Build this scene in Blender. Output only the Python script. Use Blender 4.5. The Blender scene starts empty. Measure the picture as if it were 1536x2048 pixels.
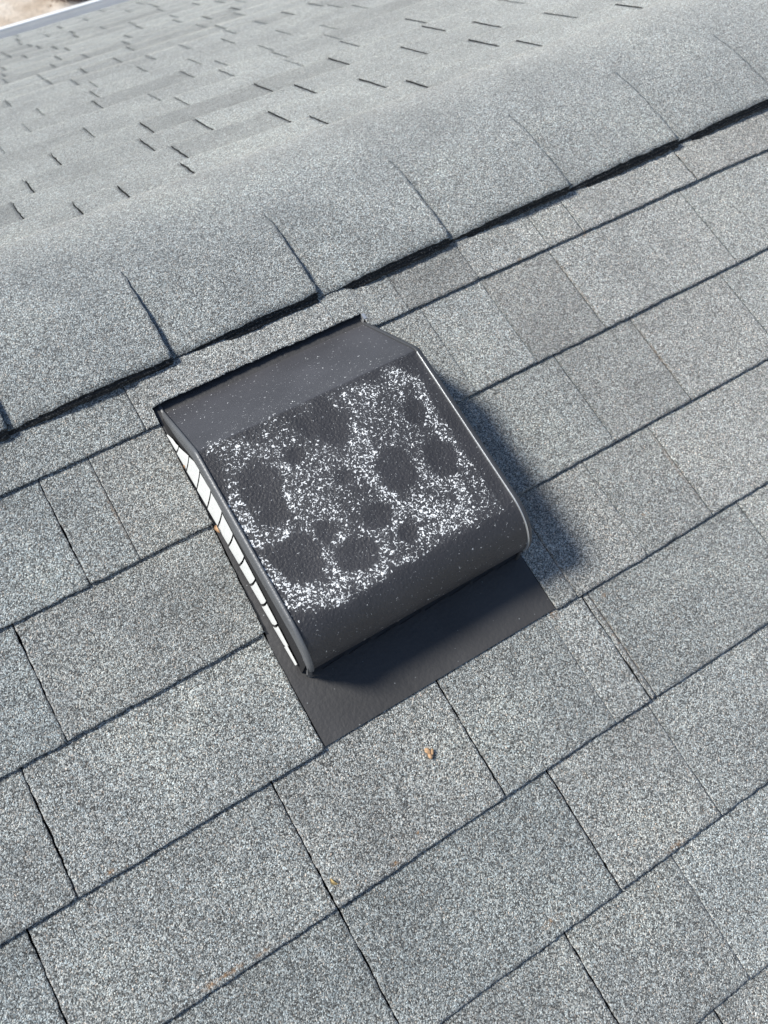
import bpy, math, random
from mathutils import Vector, Matrix, noise
R_ = math.radians
rnd = random.Random(7)
sc = bpy.context.scene
# ---------------------------------------------------------------- frame of reference
# local roof frame: u along the ridge, Y up the near slope, Z out of the near slope (metres)
TH = R_(17.75)                 # pitch of both slopes
CT, ST = math.cos(TH), math.sin(TH)
H0 = 3.6                       # height of the local origin above the ground
def W(u, y, z):
    return Vector((u, y*CT - z*ST, H0 + y*ST + z*CT))
# ---------------------------------------------------------------- camera
RC = [[0.8518711, -0.5085973, 0.1250772], [-0.447179, -0.8306082, -0.3318449], [0.2726656, 0.2267572, -0.9350052]]
CC = [0.26254, -0.45319, 0.93715]
F = 1670.904
rc = Matrix(RC)
M = rc.transposed() @ Matrix(((1,0,0),(0,-1,0),(0,0,-1)))
RT = Matrix(((1,0,0),(0,CT,-ST),(0,ST,CT)))
camd = bpy.data.cameras.new('camera'); cam = bpy.data.objects.new('camera', camd)
sc.collection.objects.link(cam)
cam.matrix_world = Matrix.Translation(W(*CC)) @ (RT @ M).to_4x4()
camd.sensor_fit = 'VERTICAL'; camd.sensor_height = 36; camd.sensor_width = 27
camd.lens = F/2048*36
camd.clip_start = 0.01; camd.clip_end = 1000
camd.dof.use_dof = True; camd.dof.focus_distance = 1.02; camd.dof.aperture_fstop = 7.0
sc.camera = cam
# ---------------------------------------------------------------- light
s_loc = Vector((-0.562, 0.535, 0.63)).normalized()
s_w = RT @ s_loc
EL = math.asin(s_w.z); AZ = math.atan2(s_w.x, s_w.y)
world = bpy.data.worlds.new('World'); sc.world = world; world.use_nodes = True
wn = world.node_tree.nodes; wl = world.node_tree.links
sky = wn.new('ShaderNodeTexSky'); sky.sky_type = 'NISHITA'; sky.sun_disc = False
sky.sun_elevation = EL; sky.sun_rotation = AZ; sky.dust_density = 0.6
bg = wn['Background']; bg.inputs['Strength'].default_value = 0.105
wl.new(sky.outputs[0], bg.inputs[0])
sund = bpy.data.lights.new('sun', 'SUN'); sun = bpy.data.objects.new('sun', sund)
sc.collection.objects.link(sun)
sund.energy = 4.8; sund.angle = R_(12.0); sund.color = (1, .965, .875)
sun.rotation_euler = s_w.to_track_quat('Z', 'Y').to_euler(); sun.location = (0, 0, 12)
sc.view_settings.view_transform = 'Standard'; sc.view_settings.look = 'None'
sc.view_settings.exposure = 0.14; sc.view_settings.gamma = 1
# ---------------------------------------------------------------- materials
class NT:
    def __init__(s, name):
        s.m = bpy.data.materials.new(name); s.m.use_nodes = True
        s.t = s.m.node_tree; s.b = s.t.nodes['Principled BSDF']
    def n(s, typ, **k):
        x = s.t.nodes.new('ShaderNode'+typ)
        for a, v in k.items():
            if a.startswith('i_'): x.inputs[a[2:].replace('_', ' ')].default_value = v
            else: setattr(x, a, v)
        return x
    def l(s, a, b): s.t.links.new(a, b)
    def math(s, op, a, b=0.0, c=None, clamp=False):
        x = s.n('Math', operation=op); x.use_clamp = clamp
        for i, v in enumerate((a, b, c)):
            if v is None: continue
            if isinstance(v, (int, float)): x.inputs[i].default_value = v
            else: s.l(v, x.inputs[i])
        return x.outputs[0]
    def ramp(s, fac, stops, interp='LINEAR'):
        x = s.n('ValToRGB'); cr = x.color_ramp; cr.interpolation = interp
        while len(cr.elements) < len(stops): cr.elements.new(0.5)
        for e, (p, c) in zip(cr.elements, stops):
            e.position = p; e.color = (*c, 1) if len(c) == 3 else c
        s.l(fac, x.inputs[0]); return x.outputs[0]
    def mix(s, f, a, b, mode='MIX'):
        x = s.n('Mix', data_type='RGBA', blend_type=mode)
        for i, v in ((0, f), (6, a), (7, b)):
            if isinstance(v, (int, float)): x.inputs[i].default_value = v
            elif isinstance(v, tuple): x.inputs[i].default_value = (*v, 1)
            else: s.l(v, x.inputs[i])
        return x.outputs[2]
def g(v): return (v, v, v)

def granule_mat(name, scale=880.0, gain=1.0, stains=False, bumpd=.0017):
    k = NT(name)
    pos = k.n('NewGeometry').outputs['Position']
    warp = k.n('TexNoise', i_Scale=900.0, i_Detail=1.0); k.l(pos, warp.inputs['Vector'])
    vm = k.n('VectorMath', operation='MULTIPLY_ADD'); k.l(warp.outputs['Color'], vm.inputs[0])
    vm.inputs[1].default_value = (.0010,)*3; k.l(pos, vm.inputs[2])
    vo = k.n('TexVoronoi', i_Scale=scale, i_Randomness=1.0); k.l(vm.outputs[0], vo.inputs['Vector'])
    sep = k.n('SeparateColor'); k.l(vo.outputs['Color'], sep.inputs[0])
    col = k.ramp(sep.outputs[0], [(0, (.022,.0225,.022)), (.22, (.098,.100,.097)), (.45, (.257,.261,.253)), (.72, (.49,.495,.48)), (1, (.88,.885,.85))])
    hue = k.ramp(sep.outputs[1], [(0, (.86,.985,1.07)), (.45, (.97,1,1.01)), (.85, (1,1,.99)), (.96, (1.08,.99,.90)), (1, (1.2,.96,.82))])
    col = k.mix(1.0, col, hue, 'MULTIPLY')
    # clumps of worn granules, plus grazing-sun shade of deeper pits painted dark
    n1 = k.n('TexNoise', i_Scale=190.0, i_Detail=3.0, i_Roughness=.7); k.l(pos, n1.inputs['Vector'])
    c1 = k.ramp(n1.outputs['Fac'], [(.30, g(.36)), (.43, g(.92)), (.6, g(1.06)), (.75, g(1.2))])
    col = k.mix(.85, col, c1, 'MULTIPLY')
    n2 = k.n('TexNoise', i_Scale=8.0, i_Detail=5.0, i_Roughness=.62); k.l(pos, n2.inputs['Vector'])
    c2 = k.ramp(n2.outputs['Fac'], [(.3, (.72,.725,.73)), (.5, g(1.0)), (.68, (1.22,1.21,1.17))])
    col = k.mix(.8, col, c2, 'MULTIPLY')
    at = k.n('Attribute', attribute_name='tone'); col = k.mix(1.0, col, at.outputs['Color'], 'MULTIPLY')
    if stains:
        uv = k.n('UVMap', uv_map='plane')
        tot = None
        for (u, y, ru, ry, a) in STAINS:
            mp = k.n('Mapping', vector_type='TEXTURE'); mp.inputs['Location'].default_value = (u, y, 0)
            mp.inputs['Scale'].default_value = (ru, ry, 1); k.l(uv.outputs[0], mp.inputs['Vector'])
            ln = k.n('VectorMath', operation='LENGTH'); k.l(mp.outputs[0], ln.inputs[0])
            v = k.math('MULTIPLY', k.math('SUBTRACT', 1.0, ln.outputs['Value'], clamp=True), a)
            tot = v if tot is None else k.math('MAXIMUM', tot, v)
        n3 = k.n('TexNoise', i_Scale=230.0, i_Detail=2.0); k.l(pos, n3.inputs['Vector'])
        f = k.math('MULTIPLY', tot, k.math('MULTIPLY', k.math('SUBTRACT', n3.outputs['Fac'], .36, clamp=True), 5.0), clamp=True)
        col = k.mix(f, col, (.36, .20, .085))
    k.l(col, k.b.inputs['Base Color'])
    rg = k.ramp(sep.outputs[2], [(0, g(.38)), (1, g(.85))]); k.l(rg, k.b.inputs['Roughness'])
    k.b.inputs['Specular IOR Level'].default_value = .45
    k.b.inputs['Sheen Weight'].default_value = .5; k.b.inputs['Sheen Roughness'].default_value = .45
    h = k.math('SUBTRACT', 1.0, k.math('MULTIPLY', vo.outputs['Distance'], 1.3))
    h = k.math('ADD', h, k.math('MULTIPLY', sep.outputs[2], .55))
    h = k.math('ADD', h, k.math('MULTIPLY', n1.outputs['Fac'], 1.6))
    bp = k.n('Bump'); bp.inputs['Strength'].default_value = .8; bp.inputs['Distance'].default_value = bumpd
    k.l(h, bp.inputs['Height']); k.l(bp.outputs[0], k.b.inputs['Normal'])
    return k.m
def edge_mat():
    k = NT('asphalt edge'); pos = k.n('NewGeometry').outputs['Position']
    n = k.n('TexNoise', i_Scale=500.0, i_Detail=2.0); k.l(pos, n.inputs['Vector'])
    k.l(k.ramp(n.outputs['Fac'], [(.35, (.006,.007,.008)), (.58, (.022,.024,.026)), (.70, (.16,.16,.155))]), k.b.inputs['Base Color'])
    k.b.inputs['Roughness'].default_value = .85; return k.m
def metal_mat(name, base, rough, bump=.0, bscale=300., spec=.5, chalk=False, dust=True, metal=0.0):
    k = NT(name); pos = k.n('NewGeometry').outputs['Position']
    n = k.n('TexNoise', i_Scale=bscale, i_Detail=2.0, i_Roughness=.5); k.l(pos, n.inputs['Vector'])
    nb = k.n('TexNoise', i_Scale=14.0, i_Detail=4.0); k.l(pos, nb.inputs['Vector'])
    col = k.ramp(nb.outputs['Fac'], [(.3, tuple(c*.85 for c in base)), (.7, tuple(c*1.2 for c in base))])
    if dust:
        vo = k.n('TexVoronoi', i_Scale=210.0); k.l(pos, vo.inputs['Vector'])
        sp = k.n('SeparateColor'); k.l(vo.outputs['Color'], sp.inputs[0])
        sz = k.math('MULTIPLY', k.math('GREATER_THAN', sp.outputs[0], .9), k.math('MULTIPLY', sp.outputs[1], .17))
        d = k.math('LESS_THAN', vo.outputs['Distance'], sz)
        col = k.mix(k.math('MULTIPLY', d, .38), col, (.55,.58,.6))
    if chalk:
        at = k.n('Attribute', attribute_name='chalk')
        sx = k.n('SeparateColor'); k.l(at.outputs['Color'], sx.inputs[0])
        na = k.n('TexNoise', i_Scale=350.0, i_Detail=1.0, i_Roughness=.45, i_Distortion=1.2); k.l(pos, na.inputs['Vector'])
        nf = k.n('TexNoise', i_Scale=900.0, i_Detail=1.0); k.l(pos, nf.inputs['Vector'])
        nl = k.n('TexNoise', i_Scale=60.0, i_Detail=2.0); k.l(pos, nl.inputs['Vector'])
        dens = k.math('ADD', sx.outputs[0], k.math('MULTIPLY', k.math('SUBTRACT', nl.outputs['Fac'], .5), .2))
        dens = k.math('MULTIPLY', dens, k.math('GREATER_THAN', sx.outputs[0], .04))
        thr = k.math('SUBTRACT', .74, k.math('MULTIPLY', k.math('MINIMUM', k.math('MAXIMUM', dens, 0.0), 1.0), .188))
        c = k.math('MULTIPLY', k.math('SUBTRACT', na.outputs['Fac'], thr), 34.0, clamp=True)
        thf = k.math('SUBTRACT', .76, k.math('MULTIPLY', sx.outputs[1], .13))
        cf = k.math('MULTIPLY', k.math('MULTIPLY', k.math('SUBTRACT', nf.outputs['Fac'], thf), 14.0, clamp=True), .8)
        c = k.math('MAXIMUM', c, cf)
        haze = k.math('MULTIPLY', k.math('MINIMUM', sx.outputs[0], 1.0), .02)
        c = k.math('ADD', c, haze, clamp=True)
        col = k.mix(c, col, (.92,.94,.96))
        rr = k.n('MapRange'); k.l(c, rr.inputs[0]); rr.inputs[3].default_value = rough; rr.inputs[4].default_value = .9
        k.l(rr.outputs[0], k.b.inputs['Roughness'])
        hh = k.math('ADD', n.outputs['Fac'], k.math('MULTIPLY', c, .3))
    else:
        k.b.inputs['Roughness'].default_value = rough; hh = n.outputs['Fac']
    k.l(col, k.b.inputs['Base Color'])
    k.b.inputs['Specular IOR Level'].default_value = spec; k.b.inputs['Metallic'].default_value = metal
    if bump:
        bp = k.n('Bump'); bp.inputs['Strength'].default_value = 1; bp.inputs['Distance'].default_value = bump
        k.l(hh, bp.inputs['Height']); k.l(bp.outputs[0], k.b.inputs['Normal'])
    return k.m
def plain(name, c, rough=.6, nscale=30., var=.15, bump=0.):
    k = NT(name); pos = k.n('NewGeometry').outputs['Position']
    n = k.n('TexNoise', i_Scale=nscale, i_Detail=4.0); k.l(pos, n.inputs['Vector'])
    k.l(k.ramp(n.outputs['Fac'], [(.3, tuple(x*(1-var) for x in c)), (.7, tuple(min(1, x*(1+var)) for x in c))]), k.b.inputs['Base Color'])
    k.b.inputs['Roughness'].default_value = rough
    if bump:
        bp = k.n('Bump'); bp.inputs['Distance'].default_value = bump; k.l(n.outputs['Fac'], bp.inputs['Height']); k.l(bp.outputs[0], k.b.inputs['Normal'])
    return k.m

# orange dirt and rust-coloured grit caught on the shingles: u, Y, half sizes, amount
STAINS = [(.135,-.566,.012,.004,1.),(.155,-.566,.02,.003,.8),(.19,-.567,.012,.003,.6),(.0953,-.4235,.008,.003,.7),(.347,-.5655,.01,.004,.8),
 (.891,.0015,.006,.003,1.),(.7172,-.4435,.006,.004,.6),(.822,-.3845,.004,.004,.8),(.383,-.553,.003,.003,.8),(.65,-.43,.006,.01,.6),(1.003,-.002,.004,.004,.9),
 (.70,-.50,.004,.09,.45),(.26,-.07,.003,.07,.4),(.902,-.35,.004,.07,.4),(.98,-.21,.004,.07,.4),(.687,-.36,.004,.07,.35),(.46,-.70,.02,.004,.6),(.62,-.712,.02,.004,.5),(.94,-.07,.004,.07,.35)]
MG = granule_mat('roof granules near', stains=True)
MF = granule_mat('roof granules')
ME = edge_mat()
MH = metal_mat('painted hood', (.037,.037,.042), .5, .0011, 330., .5, chalk=True)
MHF = metal_mat('painted hood back lit', (.062,.062,.070), .5, .0002, 400., .5, chalk=True)  # same paint, base lightened for the brightness of the sky-facing facet
MS = metal_mat('painted flange', (.052,.051,.053), .55, .0006, 220., .5)
MR = metal_mat('painted rim', (.05,.052,.058), .5, .0004, 500., .6)
MRL = metal_mat('sunlit rim', (.14,.145,.155), .45, .0004, 500., .6, metal=.35)  # left rim's bright highlight put into a paler base than the right rim
MW = metal_mat('edge highlight metal', (.62,.64,.66), .35, .0002, 500., .6, dust=False, metal=.7)  # pale base colour carries the sunlit edge highlight
MWHITE = plain('white gutter metal', (.80,.81,.82), .45, 8., .05)
MLOUV = plain('white louvre plastic', (.74,.75,.74), .6, 200., .08)
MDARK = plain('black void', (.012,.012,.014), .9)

MWALL = plain('house siding', (.55,.52,.47), .8, 3., .08)
MTAN = plain('dry husk', (.52,.33,.19), .8, 300., .35)
MLEAF = plain('dry leaf', (.45,.34,.16), .8, 200., .35)
MTWIG = plain('twig bark', (.16,.085,.05), .9, 120., .3)

# ---------------------------------------------------------------- helpers
def tag(o, label=None, cat=None, group=None, kind=None):
    for k, v in (('label', label), ('category', cat), ('group', group), ('kind', kind)):
        if v: o[k] = v
    return o
def empty(name, loc):
    o = bpy.data.objects.new(name, None); sc.collection.objects.link(o); o.location = loc
    o.empty_display_size = .05; return o
class MB:
    """collects world-space vertices and faces, builds one mesh"""
    def __init__(s): s.v = []; s.f = []; s.mi = []; s.col = []; s.uv = []; s.sm = []
    def vert(s, p, col=(1,1,1,1), uv=(0,0)):
        s.v.append(Vector(p)); s.col.append(col); s.uv.append(uv); return len(s.v)-1
    def face(s, idx, mi=0, sm=True): s.f.append(idx); s.mi.append(mi); s.sm.append(sm)
    def grid(s, P, nu, nv, mi=0, sm=True, cols=None, uvs=None, flip=False):
        base = len(s.v)
        for i in range(nu):
            for j in range(nv):
                s.vert(P[i][j], cols[i][j] if cols else (1,1,1,1), uvs[i][j] if uvs else (0,0))
        for i in range(nu-1):
            for j in range(nv-1):
                a = base+i*nv+j; q = [a, a+nv, a+nv+1, a+1]
                if flip: q.reverse()
                s.face(q, mi, sm)
        return base
    def box(s, fn, u0, u1, y0, y1, z0, z1, mi=0):
        b = [s.vert(fn(u, y, z)) for u in (u0, u1) for y in (y0, y1) for z in (z0, z1)]
        for q in ((0,1,3,2),(4,6,7,5),(0,4,5,1),(2,3,7,6),(0,2,6,4),(1,5,7,3)): s.face([b[i] for i in q], mi, False)
    def build(s, name, mats, parent=None, attr='tone', loc=None):
        me = bpy.data.meshes.new(name)
        off = parent.matrix_basis.translation.copy() if parent is not None and parent.type == 'EMPTY' else Vector((0,0,0))
        if parent is not None and parent.type != 'EMPTY': off = ORG[parent.name]
        if loc is not None: off = Vector(loc)
        me.from_pydata([p-off for p in s.v], [], s.f)
        for m in (mats if isinstance(mats, (list, tuple)) else [mats]): me.materials.append(m)
        me.polygons.foreach_set('material_index', s.mi)
        me.polygons.foreach_set('use_smooth', s.sm)
        ca = me.color_attributes.new(attr, 'FLOAT_COLOR', 'POINT')
        ca.data.foreach_set('color', [c for q in s.col for c in q])
        ul = me.uv_layers.new(name='plane')
        flat = [0.0]*(2*len(me.loops))
        for i, lp in enumerate(me.loops):
            flat[2*i], flat[2*i+1] = s.uv[lp.vertex_index]
        ul.data.foreach_set('uv', flat)
        me.update()
        o = bpy.data.objects.new(name, me); sc.collection.objects.link(o)
        ORG[o.name] = off
        if parent is not None: o.parent = parent
        else: o.location = off
        return o
ORG = {}
def nz(x, y, z=0.): return noise.noise(Vector((x, y, z)))

# ---------------------------------------------------------------- setting: ground
mb = MB()
N = 40
P = [[Vector((-60+i*3.0+2, -60+j*3.0, .0)) for j in range(N+1)] for i in range(N+1)]
for row in P:
    for p in row: p.z = .03*nz(p.x*.3, p.y*.3)-.03
mb.grid(P, N+1, N+1)
k = NT('dry gravelly ground'); pos = k.n('NewGeometry').outputs['Position']
n = k.n('TexNoise', i_Scale=1.3, i_Detail=8.0, i_Roughness=.65); k.l(pos, n.inputs['Vector'])
n2 = k.n('TexNoise', i_Scale=28.0, i_Detail=4.0, i_Roughness=.7); k.l(pos, n2.inputs['Vector'])
c = k.ramp(n.outputs['Fac'], [(.35, (.52,.42,.33)), (.5, (.68,.59,.50)), (.65, (.85,.80,.74))])
c = k.mix(.7, c, k.ramp(n2.outputs['Fac'], [(.3, g(.6)), (.5, g(1.0)), (.7, g(1.3))]), 'MULTIPLY')
k.l(c, k.b.inputs['Base Color']); k.b.inputs['Roughness'].default_value = .95
bp = k.n('Bump'); bp.inputs['Distance'].default_value = .03; k.l(n2.outputs['Fac'], bp.inputs['Height']); k.l(bp.outputs[0], k.b.inputs['Normal'])
tag(mb.build('ground', k.m), kind='structure')

# ---------------------------------------------------------------- house
A2 = 2*TH                      # angle between the slopes
YC = .27                       # ridge line in the local frame
CA, SA = math.cos(A2), math.sin(A2)
def FW(u, d, h):               # far slope: distance down from the ridge, height off the surface
    return W(u, YC + d*CA + h*SA, -d*SA + h*CA)
house = empty('house', (2.0, W(0, YC, 0).y, 0))
tag(house, 'house with a low grey asphalt shingle roof, ridge running across the photo', 'house')
U0, U1 = -3.6, 7.6
NEAR_END, FAR_END = -2.26, 2.52
E_ = .143
T_SH = .0058                   # thickness of a shingle

def shingle(mb, u0t, u0b, u1t, u1b, yb, exp, place, tone, fine=True, butt=None, lap=.02, curl=None, seed=0., far_=False, jag=(1, 1)):
    """one shingle: top surface grid and dark cut edges; butt(u) moves the lower edge"""
    w = u1b-u0b
    st = (.006 if far_ else .003) if fine else .012 if far_ else .03
    nu = max(3, int(w/st)+1); nv = (15 if far_ else 28) if fine else 5
    us = [i/(nu-1) for i in range(nu)]
    if butt:
        for b in butt['steps']:
            f = (b-u0b)/w
            if 0 < f < 1: us += [f-.0005/w, f+.0005/w]
        us.sort()
    cl = curl if curl is not None else (rnd.uniform(-.0004,.0012), rnd.uniform(-.0004,.0012))
    P = []; C = []; UV = []
    for f in us:
        ub = u0b+f*w; ut = u0t+f*(u1t-u0t)
        y0 = yb + (butt['fn'](ub) if butt else 0)
        y0 += .0009*nz(ub*60, yb*31+seed, 3.1) + (.0013*nz(ub*260, yb*17+seed, 9.) if fine else 0) + .0012*nz(ub*7, yb*5+seed, 1.)
        col = []; cc = []; uu = []
        ytop = yb+exp+lap
        for j in range(nv):
            t = (j/(nv-1))**1.15
            y = y0+(ytop-y0)*t
            tt = min(1, max(0, (y-yb)/(exp+lap)))
            u = ub+(ut-ub)*tt
            if f == 0 or f == 1: u += (jag[int(f)]*(.0014*nz(y*230, ub*9, seed)+.0008*nz(y*40, ub*9, seed)) if fine else 0)
            z = -(.0036 if fine and not far_ else .0050)*(y-yb)/exp
            lift = (cl[0]*(1-f)**2+cl[1]*f**2)*((1-tt)**2 if not far_ else (1-tt)**.7)
            if butt: z += vent_lift(u, y)
            z += lift + .0009*nz(u*14, y*14, seed*.1+.5)*(1-tt) + (.0004*nz(u*55, y*55, 2.2) if fine else 0)
            col.append(place(u, y, z)); cc.append((*tone, 1)); uu.append((u, y))
        P.append(col); C.append(cc); UV.append(uu)
    n = len(us)
    base = mb.grid(P, n, nv, 0, True, C, UV)
    # skirts, slightly rounded over at the cut
    def skirt(idx, rev, under=0.):
        ydir = (place(0, 1, 0)-place(0, 0, 0))*under
        lo = []; mid = []
        for i in idx:
            u, y = mb.uv[i]; t0 = mb.v[i]
            up = place(0, 0, 1)-place(0, 0, 0)
            mid.append(mb.vert(t0-up*.0006, mb.col[i], (u, y)))
            lo.append(mb.vert(t0-up*T_SH*(1 if far_ else .55)+ydir, mb.col[i], (u, y)))
        for a in range(len(idx)-1):
            for (x, z, m) in ((idx, mid, 0), (mid, lo, 1)):
                q = [x[a], z[a], z[a+1], x[a+1]]
                if rev: q.reverse()
                mb.face(q, m, False)
    skirt([base+i*nv for i in range(n)], False, .0022)
    skirt([base+j for j in range(nv)], True)
    skirt([base+(n-1)*nv+j for j in range(nv)], False)

# near slope: deck, outer shingles in one mesh, those in view as sub-parts
near = MB()
near.box(W, U0, U1, NEAR_END+.02, YC-.09, -.06, -.0125, 1)
ROWS = {
 -1: [(-.14,'n'),(.04,'w'),(.337,'n'),(.612,'t'),(.711,'t'),(.823,'t'),(.943,'n'),(1.003,'n'),(1.217,'w'),(1.40,'n'),(1.60,'w')],
 0: [(-.08,'w'),(.2015,'w'),(.262,'n'),(.355,'V'),(.655,'V'),(.726,'t'),(.823,'t'),(.939,'n'),(1.181,'n'),(1.36,'n'),(1.62,'w')],
 1: [(-.14,'w'),(.1115,'w'),(.350,'V'),(.655,'V'),(.85,'n'),(.980,'n'),(1.146,'n'),(1.33,'n'),(1.58,'w')],
 2: [(-.15,'w'),(.06,'w'),(.341,'V'),(.655,'V'),(.687,'n'),(.796,'t'),(.904,'n'),(1.12,'n'),(1.30,'w'),(1.55,'w')],
 3: [(-.2,'w'),(.006,'w'),(.274,'w'),(.4855,'w'),(.641,'t'),(.6925,'w'),(.701,'n'),(.945,'n'),(1.08,'t'),(1.27,'w'),(1.45,'w')],
 4: [(-.03,'w'),(.274,'w'),(.541,'w'),(.687,'n'),(.86,'t'),(1.05,'w'),(1.3,'w')],
 5: [(.02,'w'),(.235,'w'),(.465,'w'),(.612,'t'),(.80,'w'),(1.05,'w')],
 6: [(.10,'w'),(.33,'w'),(.56,'w'),(.78,'n'),(1.0,'w')],
}
GAP = {'w': .0008, 'n': .0004, 't': .00018, 'V': 0.0}
TN = {(-1,.711):.80,(-1,.612):1.0,(-1,.823):1.06,(-1,.337):1.1,(0,.823):.84,(0,.726):1.06,(0,.939):1.08,(0,.655):.92,(1,.655):.93,(1,.85):.88,(1,.98):1.0,(2,.687):.98,(2,.796):.88,(2,.904):1.05,
      (3,.4855):.98,(3,.641):1.16,(3,.701):.88,(3,.945):1.04,(3,.274):1.02,(4,.541):1.0,(4,.687):1.0,(4,.86):1.12,(5,.612):1.12,(5,.465):.92,(4,.274):.93,(1,.1115):.92,(0,.2015):.95,(0,.262):.9}
def tonef(r, u):
    b = TN.get((r, u), rnd.uniform(.9, 1.07)); c = rnd.uniform(-.02, .02)
    warm = min(1, max(0, (u+.2)/1.6))*.05
    return (b*(.98+c+warm), b, b*(1.015-c*.5-warm*.6))
def vent_cut(u): return .0225 if .3545 < u < .6485 else 0.0
def vent_lift(u, y): return .0045*max(0, min(1, (u-.352)/.008, (.660-u)/.008))*max(0, min(1, (.12-y)/.08))
tasks = []
for r, js in ROWS.items():
    for (a, ka), (b, kb) in zip(js[:-1], js[1:]):
        if (ka, kb) == ('V', 'V'): continue
        tasks.append((r, a, b, ka, kb))
r_outer = []
for r in range(-1, 15):
    yb = -(r+1)*E_
    lims = [(U0, U1)]
    if r in ROWS: lims = [(U0, ROWS[r][0][0]), (ROWS[r][-1][0], U1)]
    for a, b in lims:
        u = a
        while u < b-1e-6:
            w = rnd.choice((.14,.2,.24,.3,.33)); e = u+w
            if b-e < .1: e = b
            t = rnd.uniform(.88, 1.08)
            shingle(near, u+.001, u+.001, e-.001, e-.001, yb, E_, W, (t, t, t), fine=False, seed=u+r*3)
            u = e
slope = near.build('roof_slope', [MG, ME], house)
for (r, a, b, ka, kb) in tasks:
    m = MB(); yb = -(r+1)*E_
    g0, g1 = GAP[ka], GAP[kb]
    a_t = a_b = a+g0; b_t = b_b = b-g1
    if kb == 'V':
        b_t, b_b = {0: (.3555,.3512), 1: (.3508,.3432), 2: (.3418,.3400)}[r]
    curl = (rnd.uniform(-.0003,.0014) if ka == 'w' else 0, rnd.uniform(-.0003,.0014) if kb == 'w' else 0)
    if kb == 'V': curl = (curl[0], .001)
    butt = {'fn': vent_cut, 'steps': [.3545, .6485]} if (r == -1 and a < .6485 and b > .3545) else None
    shingle(m, a_t, a_b, b_t, b_b, yb, E_, W, tonef(r, a), butt=butt, curl=curl, seed=(a*3 if ka in 'wV' else .7), jag=(1 if ka == 'w' else .3, 1 if kb in 'wV' else .3))
    m.build('shingle', [MG, ME], slope)

# far slope, one mesh
far = MB()
far.box(FW, U0, U1, 0.09, FAR_END-.02, -.06, -.0125, 1)
FX = .1155
def FP(u, y, z): return FW(u, -y, z)
FS = {0: [.41,.481,.584,.81,.995,1.2225,1.446], 1: [.338,.606,.785,.966,1.2], 2: [.378,.584,.69,.89,1.122,1.29], 3: [.448,.62,.855,1.02,1.24]}
for r in range(0, 21):
    db = .2135+FX*r
    ext = FS.get(r)
    cuts = []
    u = U0
    while u < U1-.15:
        cuts.append(u); u += rnd.choice((.09,.12,.15,.2,.24,.3))*rnd.uniform(.9, 1.1)
    if ext:
        cuts = [c for c in cuts if c < ext[0]-.12] + ext + [c for c in cuts if c > ext[-1]+.15]
    cuts.append(U1)
    for a, b in zip(cuts[:-1], cuts[1:]):
        t = rnd.choice((.78,.88,.95,1.0,1.0,1.06,1.1))*rnd.uniform(.98, 1.02)
        vis = -.3 < a < 4
        gp = rnd.choice((.0003,.0007,.0013)) if not ext or a not in ext else .0016
        shingle(far, a+gp, a+gp, b-gp*.6, b-gp*.6, -db, FX, FP, (t*.98, t, t*1.0), fine=vis and r < 9, far_=True, curl=(rnd.choice((.0001,.0005,.0010)) if a not in (ext or ()) else .0014, rnd.uniform(-.0008, .0002)), seed=a+r)
far.build('roof_slope', [MF, ME], house)

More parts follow.
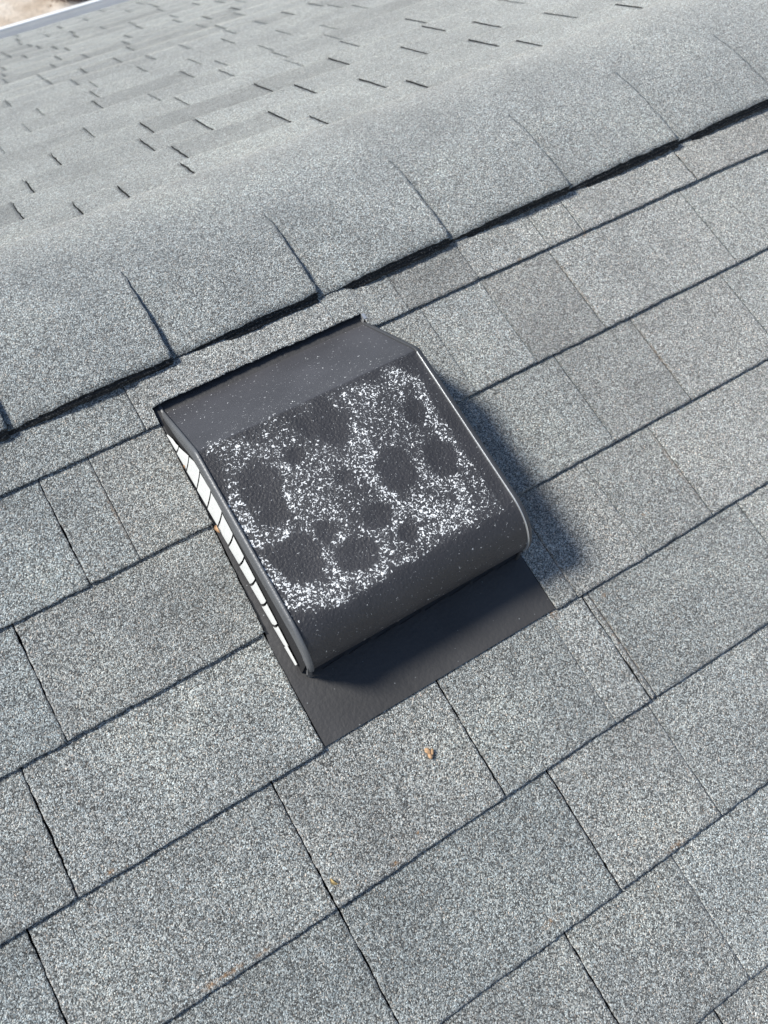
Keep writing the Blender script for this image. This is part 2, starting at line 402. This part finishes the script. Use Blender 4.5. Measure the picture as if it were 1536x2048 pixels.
# ridge caps: bent shingles lapped from left to right
def cap_profile():
    pts = []; tl = .105; rad = tl/math.tan(A2/2)*1.0
    rad = tl/math.tan(A2/2)
    for i in range(9): pts.append((.0695+(YC-tl-.0695)*i/8, 0.0, 0.0))
    for i in range(1, 25):
        a = A2*i/24
        y = YC-tl+rad*math.sin(a); z = -rad*(1-math.cos(a)); pts.append((y, z, a))
    for i in range(1, 3):
        d = tl+.012*i; pts.append((YC+d*CA, -d*SA, A2))
    return pts
CP = cap_profile()
def cap(ub, parent):
    m = MB(); L = .3275; nu = 64
    dy = rnd.uniform(-.0015, .0015); sk = rnd.uniform(-.003, .003); sd = rnd.uniform(0, 50)
    t = rnd.uniform(.93, 1.05)
    top = .0108
    for ply in range(3):
        P = []; C = []; UV = []
        for i in range(nu+1):
            f = i/nu; u = ub-L+L*f
            q_ = max(0, min(1, (f-.22)/.55)); h = top*q_*q_*(3-2*q_) - ply*.0034
            if ply: u -= .0015*ply
            ex = dy+sk*(f-.8)+(-.0024*ply+rnd_ply[ply]*.0014 if ply else 0)+(.0012*nz(u*25, sd, 3.*ply) if ply else 0)+.0014*nz(u*70, sd+ply*3, 1)+.0016*nz(u*260, sd+ply*5, 5)
            col = []; cc = []; uu = []
            for j, (y, z, a) in enumerate(CP):
                fade = max(0, 1-j/8)
                yy = y+ex*fade
                s_ = max(0, min(1, (j-1)/17)); s_ = s_*s_*(3-2*s_)
                hh = h*(1-s_)+.0004*f*s_-.0011*s_*s_*max(0, (f-.93)/.07)-(.006*ply*s_)+.0014*((1-s_)*nz(u*9, y*9+sd, .3)+s_*nz(u*9, y*9, .3))+.0005*nz(u*50, y*50, .9)
                ue = u+(.0022*nz(y*60, sd, 8)+.0022*nz(y*260, sd, 8) if i == nu else 0)
                col.append(W(ue, yy+hh*math.sin(a), z+hh*math.cos(a))); cc.append((t*.985, t, t*1.01, 1)); uu.append((u, 5+y))
            P.append(col); C.append(cc); UV.append(uu)
        nv = len(CP)
        base = m.grid(P, nu+1, nv, 1 if ply else 0, True, C, UV)
        def skirt(idx, rev, th=.0031):
            lo = []
            for q_, i in enumerate(idx):
                j = (i-base) % nv; a = CP[j][2]
                up = W(0, math.sin(a), math.cos(a))-W(0, 0, 0)
                lo.append(m.vert(m.v[i]-up*th, m.col[i], m.uv[i]))
            for a_ in range(len(idx)-1):
                q = [idx[a_], lo[a_], lo[a_+1], idx[a_+1]]
                if rev: q.reverse()
                m.face(q, 0 if (idx[a_]-base) % nv > 13 and idx[1]-idx[0] == 1 else 1, False)
        skirt([base+i*nv for i in range(nu+1)], False)
        skirt([base+i*nv+nv-1 for i in range(nu+1)], True)
        skirt([base+nu*nv+j for j in range(nv)], False)
        skirt([base+j for j in range(nv)], True)
    return m.build('ridge_cap', [MF, ME], parent)
rnd_ply = [0, 1, 1]
CAPS = [.198-.2075*i for i in range(1, 18)][::-1]+[.198,.4055,.6132,.8164,1.0238,1.228]+[1.432+.2075*i for i in range(30)]
for ub in CAPS:
    if ub-.3 > U0 and ub < U1:
        rnd_ply[1] = rnd.uniform(-1.6, .9); rnd_ply[2] = rnd.uniform(-2.2, .6)
        cap(ub, house)

# walls and gutters
w = MB()
yn, yf = W(0, NEAR_END+.35, -.07), FW(0, FAR_END-.35, -.07)
yr = W(0, YC, -.07)
ring = [(yn.y, 0.), (yn.y, yn.z), (yr.y, yr.z-.01), (yf.y, yf.z), (yf.y, 0.)]
for x in (U0+.25, U1-.25):
    for (y, z) in ring: w.vert((x, y, z))
w.face([0,1,2,3,4], 0, False); w.face([9,8,7,6,5], 0, False)
for i in range(4): w.face([i, i+5, i+6, i+1], 0, False)
w.build('wall', MWALL, house)
for sgn, e in ((1, FW(0, FAR_END, -.012)), (-1, W(0, NEAR_END, -.012))):
    gm = MB()
    prof = [(-.030,.004),(-.027,-.085),(-.022,-.09),(.085,-.09),(.115,-.06),(.128,-.012),(.132,.003),(.128,.009),(.110,.008),(.108,.003),(.124,.001),(.123,-.012),(.111,-.058),(.083,-.086),(-.020,-.086),(-.026,.004)]
    b0 = []
    for x in (U0, U1): b0.append([gm.vert((x, e.y+sgn*p[0], e.z-.012+p[1])) for p in prof])
    n = len(prof)
    for i in range(n):
        q = [b0[0][i], b0[0][(i+1)%n], b0[1][(i+1)%n], b0[1][i]]
        if sgn < 0: q.reverse()
        gm.face(q, 0, False)
    for bb in b0: gm.face(list(bb), 0, False)
    gm.build('gutter', MWHITE, house)

# ---------------------------------------------------------------- roof vent
vent = empty('roof_vent', W(.505, -.17, -.006))
tag(vent, 'black metal hooded roof vent, its top rubbed with white chalk around dark round dents', 'roof vent')
UL, UI, UJ, UR = .3612, .3665, .6455, .6525
# profile of the hood from the back up, over the top and down the front
def hood_profile(step=.002):
    raw = [(.026,-.004),(.016,.0035)]
    def seg(a, b):
        L = math.hypot(b[0]-a[0], b[1]-a[1]); n = max(1, int(L/step))
        return [(a[0]+(b[0]-a[0])*i/n, a[1]+(b[1]-a[1])*i/n) for i in range(n)]
    pts = seg((.040,-.0042), (.012,-.0042)) + seg((.012,-.0042), (-.088,.0855))
    c0 = (-.0935,.0883)
    pts += [(-.0885,.0858),(-.0912,.0873)]
    pts += seg(c0, (-.302,.090))
    r = .050; cy, cz = -.302, .040
    for i in range(0, 37):
        a = R_(90+i*95/36); pts.append((cy+r*math.cos(a), cz+r*math.sin(a)))
    lst = pts[-1]
    pts += seg(lst, (-.3475,.0125))[1:]+[(-.3475,.0125)]
    return pts
HP = hood_profile()
STROKES=[ (0.6073, -0.1097, 0.6258, -0.1277, 0.0064, 1),(0.6258, -0.1277, 0.6177, -0.1796, 0.0061, 1.0),(0.6177, -0.1796, 0.6172, -0.2393, 0.0066, 1.0),(0.6053, -0.1087, 0.6054, -0.1173, 0.0107, 1.3),(0.566, -0.1085, 0.5715, -0.1168, 0.0092, 1),(0.547, -0.1099, 0.5552, -0.1444, 0.014, 0.75),(0.5817, -0.1305, 0.5684, -0.1786, 0.023, 0.62),(0.5273, -0.0998, 0.521, -0.1592, 0.0046, 0.75),(0.5258, -0.1509, 0.5247, -0.2089, 0.0158, 0.95),(0.5247, -0.2089, 0.5226, -0.2544, 0.0123, 0.95),(0.5226, -0.2544, 0.5071, -0.284, 0.0071, 0.9),(0.3871, -0.097, 0.4371, -0.1285, 0.0107, 0.8),(0.4493, -0.1058, 0.4692, -0.1321, 0.0153, 0.62),(0.3961, -0.107, 0.3874, -0.1462, 0.0115, 0.75),(0.3755, -0.1601, 0.3721, -0.2105, 0.0087, 1.15),(0.3721, -0.2105, 0.4021, -0.2194, 0.0087, 0.95),(0.3657, -0.2313, 0.3805, -0.2802, 0.0066, 1.15),(0.379, -0.2829, 0.4235, -0.3029, 0.0117, 1.15),(0.4258, -0.2447, 0.4321, -0.292, 0.0102, 0.95),(0.4353, -0.2865, 0.4737, -0.3029, 0.0092, 1.1),(0.4462, -0.3047, 0.4679, -0.3045, 0.0071, 1.1),(0.4848, -0.2843, 0.4769, -0.2997, 0.0061, 0.9),(0.4807, -0.2993, 0.5124, -0.3081, 0.0036, 0.9),(0.4406, -0.1487, 0.4263, -0.1924, 0.0087, 0.85),(0.4263, -0.1924, 0.4331, -0.2486, 0.0087, 0.75),(0.4491, -0.1945, 0.4564, -0.2414, 0.0191, 0.8),(0.4549, -0.2481, 0.4575, -0.252, 0.0077, 0.9),(0.4512, -0.1647, 0.4734, -0.1946, 0.0179, 0.75),(0.4794, -0.1534, 0.513, -0.1816, 0.0153, 0.75),(0.5301, -0.2378, 0.5937, -0.2718, 0.0204, 0.7),(0.5466, -0.2647, 0.5852, -0.2933, 0.014, 1.05),(0.5256, -0.2865, 0.5777, -0.2969, 0.0077, 1.1),(0.5687, -0.2163, 0.5817, -0.2497, 0.0092, 0.8),(0.5979, -0.253, 0.5951, -0.2778, 0.0087, 0.95),(0.5942, -0.2955, 0.6154, -0.2952, 0.0026, 0.9),(0.4901, -0.2546, 0.4982, -0.2866, 0.0128, 0.8),(0.4958, -0.0974, 0.502, -0.1088, 0.0064, 0.6) ]
DENTS=[ (0.4074, -0.1594, 0.024, 0.0273),(0.4045, -0.1933, 0.0182, 0.0117),(0.4044, -0.2452, 0.026, 0.0221),(0.4107, -0.2633, 0.0156, 0.013),(0.4605, -0.276, 0.0229, 0.0187),(0.5487, -0.2111, 0.0214, 0.0273),(0.6002, -0.2222, 0.0195, 0.0221),(0.4904, -0.1907, 0.0099, 0.0078),(0.6028, -0.1608, 0.013, 0.0156),(0.5104, -0.1294, 0.0195, 0.0286),(0.5014, -0.2481, 0.0182, 0.0143),(0.4443, -0.2373, 0.0117, 0.013),(0.5202, -0.281, 0.0109, 0.0117),(0.4575, -0.1445, 0.0117, 0.0104),(0.486, -0.1195, 0.0104, 0.013) ]

def chalk_at(u, y):
    v = 0.
    for (a, b, c, d, r, w_) in STROKES:
        dx, dy = c-a, d-b; L2 = dx*dx+dy*dy+1e-12
        t = max(0, min(1, ((u-a)*dx+(y-b)*dy)/L2)); q = math.hypot(u-a-t*dx, y-b-t*dy)/r
        if q < 1.6: v = max(v, w_*min(1, max(0, (1.6-q)/.9)))
    if .385 < u < .628 and -.31 < y < -.125: v = max(v, .52+.3*max(0, nz(u*38, y*26, 7.)))
    for (a, b, ru, ry) in DENTS:
        q = math.hypot((u-a)/ru, (y-b)/ry)
        if q < 1.35: v *= max(0, min(1, (q+.2*nz(u*90, y*90, 2.)-.8)/.32))
    fine = 0.
    if .395 < u < .635 and -.312 < y < -.03:
        fine = .36*max(0, min(1, (-.05-y)/.03))
        if y > -.105: fine += .22*math.exp(-((u-.47)/.05)**2)
        fine = max(fine, min(.8, v))
    return v, fine
m = MB(); nu = int((UJ-UI)/.0022)
P = []; C = []
for i in range(nu+1):
    u = UI+(UJ-UI)*i/nu; col = []; cc = []
    for (y, z) in HP:
        dz = 0
        if y < -.1 and z > .07:
            for (a, b, ru, ry) in DENTS:
                q = ((u-a)/ru)**2+((y-b)/ry)**2
                if q < 3: dz -= .0007*math.exp(-q*1.6)
        dz += .0006*nz(u*12, y*12, 4.)
        col.append(W(u, y, z+dz)); c_, f_ = chalk_at(u, y) if z > .02 else (0, 0)
        cc.append((c_, f_, 0, 1))
    P.append(col); C.append(cc)
m.grid(P, nu+1, len(HP), 0, True, C, None, flip=True)
np_ = len(HP)
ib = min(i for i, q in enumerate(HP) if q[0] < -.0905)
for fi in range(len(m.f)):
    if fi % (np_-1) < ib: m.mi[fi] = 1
m.build('hood', [MH, MHF], vent, attr='chalk')
# side rims: rolled bands following the outline of the hood
def prof_norm(i):
    a = HP[max(0, i-1)]; b = HP[min(len(HP)-1, i+1)]
    dy, dz = b[0]-a[0], b[1]-a[1]; L = math.hypot(dy, dz)+1e-9
    return (-dz/L*-1 if False else dz/L*-1*-1, -dy/L)
def rim(u_in, u_out, width, name):
    """band from the hood surface over a rolled shoulder and down the side"""
    m = MB(); sg = 1 if u_out > u_in else -1
    HQ = [HP[i] for i in range(0, len(HP)-4, 2)]+[(-.3500,.016),(-.3508,.010),(-.3515,.004),(-.3525,-.001)]
    cnt = len(HQ); sec = []
    for i, (y, z) in enumerate(HQ):
        a = HQ[max(0, i-1)]; b = HQ[min(cnt-1, i+1)]
        dy, dz = b[0]-a[0], b[1]-a[1]; L = math.hypot(dy, dz)+1e-9
        ny, nz_ = dz/L, -dy/L          # outward
        w_ = width(y, z)
        r = .0028; raise_ = .0022
        row = [(u_in, 0.), (u_in, raise_*.8), (u_in+sg*.0006, raise_), (u_out-sg*r*1.6, raise_+.0002), (u_out-sg*r*.7, raise_-.0008), (u_out-sg*r*.15, raise_-.0024), (u_out, raise_-.0045), (u_out, -w_)]
        pr = []
        for (u, h) in row:
            if sg < 0 and h == -w_ and z > .004: h_ = w_; u = u-.0005
            if h == -w_:
                pr.append(W(u, y-ny*min(w_, .012)*.0, max(z-w_, -.004)) if z-w_ > -.004 else W(u, y, -.004))
            else: pr.append(W(u, y+ny*h, z+nz_*h))
        sec.append(pr)
    m.grid(sec, cnt, 8, 0, True, None, None, flip=(sg > 0))
    return m.build(name, MR if sg > 0 else MRL, vent)
def topz(y):
    if y > -.0935: return max(-.004, (.012-y)/.1055*.0925-.0042)
    if y > -.302: return .090
    d = .050**2-(y+.302)**2
    return .040+math.sqrt(max(0, d))
def white_top(y):              # upper limit of the louvres
    return max(.003, min(topz(y)-.016, .066 if y > -.14 else .066+(y+.14)*.25))
rim(UI, UL, lambda y, z: max(.006, z-white_top(y)) if z > .0 and not (y < -.338) else .022, 'rim')
rim(UJ, UR, lambda y, z: .10, 'rim')
# sunlit glint painted as a pale metal strip along the right rim's inner edge
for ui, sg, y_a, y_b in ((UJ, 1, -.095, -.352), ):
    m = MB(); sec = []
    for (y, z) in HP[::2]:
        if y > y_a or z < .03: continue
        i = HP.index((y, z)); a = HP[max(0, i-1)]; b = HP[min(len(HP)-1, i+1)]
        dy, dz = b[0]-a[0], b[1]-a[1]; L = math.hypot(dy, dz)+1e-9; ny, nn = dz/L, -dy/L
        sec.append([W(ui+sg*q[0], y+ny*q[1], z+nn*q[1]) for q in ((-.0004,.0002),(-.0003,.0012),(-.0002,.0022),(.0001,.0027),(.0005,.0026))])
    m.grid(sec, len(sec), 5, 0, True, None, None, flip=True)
    m.build('rim_highlight', MW, vent)
# side louvres
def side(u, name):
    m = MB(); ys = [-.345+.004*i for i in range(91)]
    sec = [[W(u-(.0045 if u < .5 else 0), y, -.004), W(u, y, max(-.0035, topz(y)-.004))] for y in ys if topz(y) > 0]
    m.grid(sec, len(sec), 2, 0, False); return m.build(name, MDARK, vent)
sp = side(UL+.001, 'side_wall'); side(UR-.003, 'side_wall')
yk = [-.0205-.02655*i for i in range(13)]
for i in range(12):
    a, b = yk[i]-.0015, yk[i+1]+.0015
    m = MB(); n = 9; P = []
    for q in range(n):
        y = a+(b-a)*q/(n-1); zt = white_top(y)-.003
        col = []
        for s in range(7):
            f = s/6
            yy = y-.007*math.sin(f*math.pi*.5)*(1 if zt > .02 else .3)+.004
            bul = .0006*math.sin(math.pi*f)+.0006*(1-q/(n-1))
            zz_ = .0005+f*(max(.006, zt)-.0005)
            col.append(W(.3552+.0055*zz_/.06-bul, yy, .0005+f*(max(.006, zt)-.0005)))
        P.append(col)
    m.grid(P, n, 7, 0, True, None, None, flip=True)
    m.build('louvre', MLOUV, vent)
# flange
m = MB()
out = [(.3415,-.4266),(.6542,-.4266),(.6546,-.20),(.6546,.034),(.3562,.034),(.3562,.004),(.352,-.14),(.3442,-.286),(.3420,-.30)]
tp = [m.vert(W(u, y, -.0012 if y < -.4 else -.0036)) for u, y in out]
lo = [m.vert(W(u, y, -.0026 if y < -.4 else -.0052)) for u, y in out]
n = len(out); m.face(tp, 0, False); m.face(lo[::-1], 0, False)
for i in range(n): m.face([tp[i], lo[i], lo[(i+1)%n], tp[(i+1)%n]], 0, False)
m.build('flange', MS, vent)
# lower lip under the hood with its pressed tabs
m = MB(); y0 = -.3475; y1 = -.3512
m.box(W, UI+.002, UJ, y0+.001, y0+.003, -.002, .013, 0)
for i in range(8):
    a = UI+.012+i*(UJ-UI-.01)/8; b = a+(UJ-UI-.01)/8-.004
    q = [m.vert(W(u, y, z)) for (u, y, z) in ((a, y1-.0022, .0108), (b, y1-.0006, .0130), (b, y1-.0011, .0140), (a, y1-.0029, .0118), (a, y0+.001, .0100), (b, y0+.001, .0118))]
    m.face([q[0], q[1], q[2], q[3]], 1, False); m.face([q[4], q[5], q[1], q[0]], 0, False)
m.build('lip', [MS, MR], vent)
# little folded corner at the top of the right side, highlight painted in pale metal
m = MB()
m.box(W, .6475, .6515, .013, .021, -.003, .005, 0)
m.build('corner_fold', MW, vent)

# ---------------------------------------------------------------- small debris
def blob(m, c, rx, ry, rz, seed, rot=0.):
    n, k_ = 12, 8; base = []
    for i in range(k_+1):
        ph = math.pi*i/k_; row = []
        for j in range(n):
            t = 2*math.pi*j/n; s = 1+.18*nz(math.cos(t)*2+seed, math.sin(t)*2, ph*2)
            x, y, z = rx*math.sin(ph)*math.cos(t)*s, ry*math.cos(ph), rz*math.sin(ph)*math.sin(t)*s
            X = x*math.cos(rot)-y*math.sin(rot); Y = x*math.sin(rot)+y*math.cos(rot)
            row.append(m.vert(W(c[0]+X, c[1]+Y, c[2]+z)))
        base.append(row)
    for i in range(k_):
        for j in range(n): m.face([base[i][j], base[i][(j+1)%n], base[i+1][(j+1)%n], base[i+1][j]])
m = MB(); p = (.4363, -.4900, .0005)
o0 = W(*p)
blob(m, (p[0]-.0005, p[1]+.0025, p[2]), .0028, .0042, .0026, 1., .35)
blob(m, (p[0]-.001, p[1]-.0035, p[2]), .0024, .0034, .0024, 3., .1)
blob(m, (p[0]+.0035, p[1]-.0005, p[2]), .0018, .0034, .0015, 5., -.5)
tag(m.build('seed_husk', MTAN, loc=o0), 'small tan seed husk lying on the shingle just below the vent flange', 'seed husk')
def flake(u, y, L, w_, rot, mat, name, label, cat, z=.0012):
    m = MB(); n = 9; P = []
    for i in range(n):
        f = i/(n-1); ww = w_*math.sin(math.pi*(.06+.88*f))**.7; row = []
        for j in range(5):
            s = (j/4-.5)*2; x = (f-.5)*L; yy = s*ww+.25*L*math.sin(f*2.6)-.1*L; zz = .0018*abs(s)+.0028*math.sin(math.pi*f)
            row.append(W(u+x*math.cos(rot)-yy*math.sin(rot), y+x*math.sin(rot)+yy*math.cos(rot), z+zz))
        P.append(row)
    m.grid(P, n, 5)
    lo = [[p_-Vector((0,0,.0006)) for p_ in r] for r in P]; m.grid(lo, n, 5, flip=True)
    tag(m.build(name, mat, loc=W(u, y, z)), label, cat)
flake(.2831, -.548, .010, .0017, 1.9, MLEAF, 'leaf_scrap', 'tiny curled brown leaf scrap on the shingle at the lower left, above a course edge', 'leaf scrap', -.0005)
flake(.3528, -.1528, .010, .002, 1.4, MTAN, 'leaf_scrap', 'crumpled tan leaf scrap caught in the gap at the left side of the vent', 'leaf scrap', .003)
flake(.3548, -.0655, .004, .001, 1.0, MTAN, 'leaf_scrap', 'smallest tan leaf crumb at the upper left side of the vent', 'leaf scrap', .002)

# ---------------------------------------------------------------- dry shrub on the ground beyond the gutter
def shrub(loc, rad, h, label):
    s = empty('dry_shrub', loc); tag(s, label, 'shrub'); loc = Vector(loc)
    st = MB(); lf = MB()
    for i in range(60):
        a = rnd.uniform(0, 6.28); e = rnd.uniform(.3, 1.4); L = rnd.uniform(.5, 1.)
        tip = loc+Vector((math.cos(a)*math.cos(e)*rad*L, math.sin(a)*math.cos(e)*rad*L, math.sin(e)*h*L))
        b = [st.vert(loc+Vector((dx, dy, 0))) for dx, dy in ((.006,0),(-.004,.005),(-.004,-.005))]
        t = st.vert(tip)
        for q in range(3): st.face([b[q], b[(q+1)%3], t])
        for q in range(45):
            f = rnd.uniform(.35, 1.05); c = loc.lerp(tip, f)+Vector([rnd.gauss(0, .035) for _ in range(3)])
            d1 = Vector([rnd.gauss(0, 1) for _ in range(3)]).normalized()*.02; d2 = Vector([rnd.gauss(0, 1) for _ in range(3)]).normalized()*.012
            lf.face([lf.vert(c-d1), lf.vert(c+d2), lf.vert(c+d1), lf.vert(c-d2)], 0, False)
    st.build('stem', MTWIG, s); lf.build('foliage', plain('dry brown leaves', (.22,.12,.06), .8, 20., .4), s)
shrub((2.51, 10.02, -.03), .45, .4, 'small dry brown shrub on the bare ground beyond the white gutter')
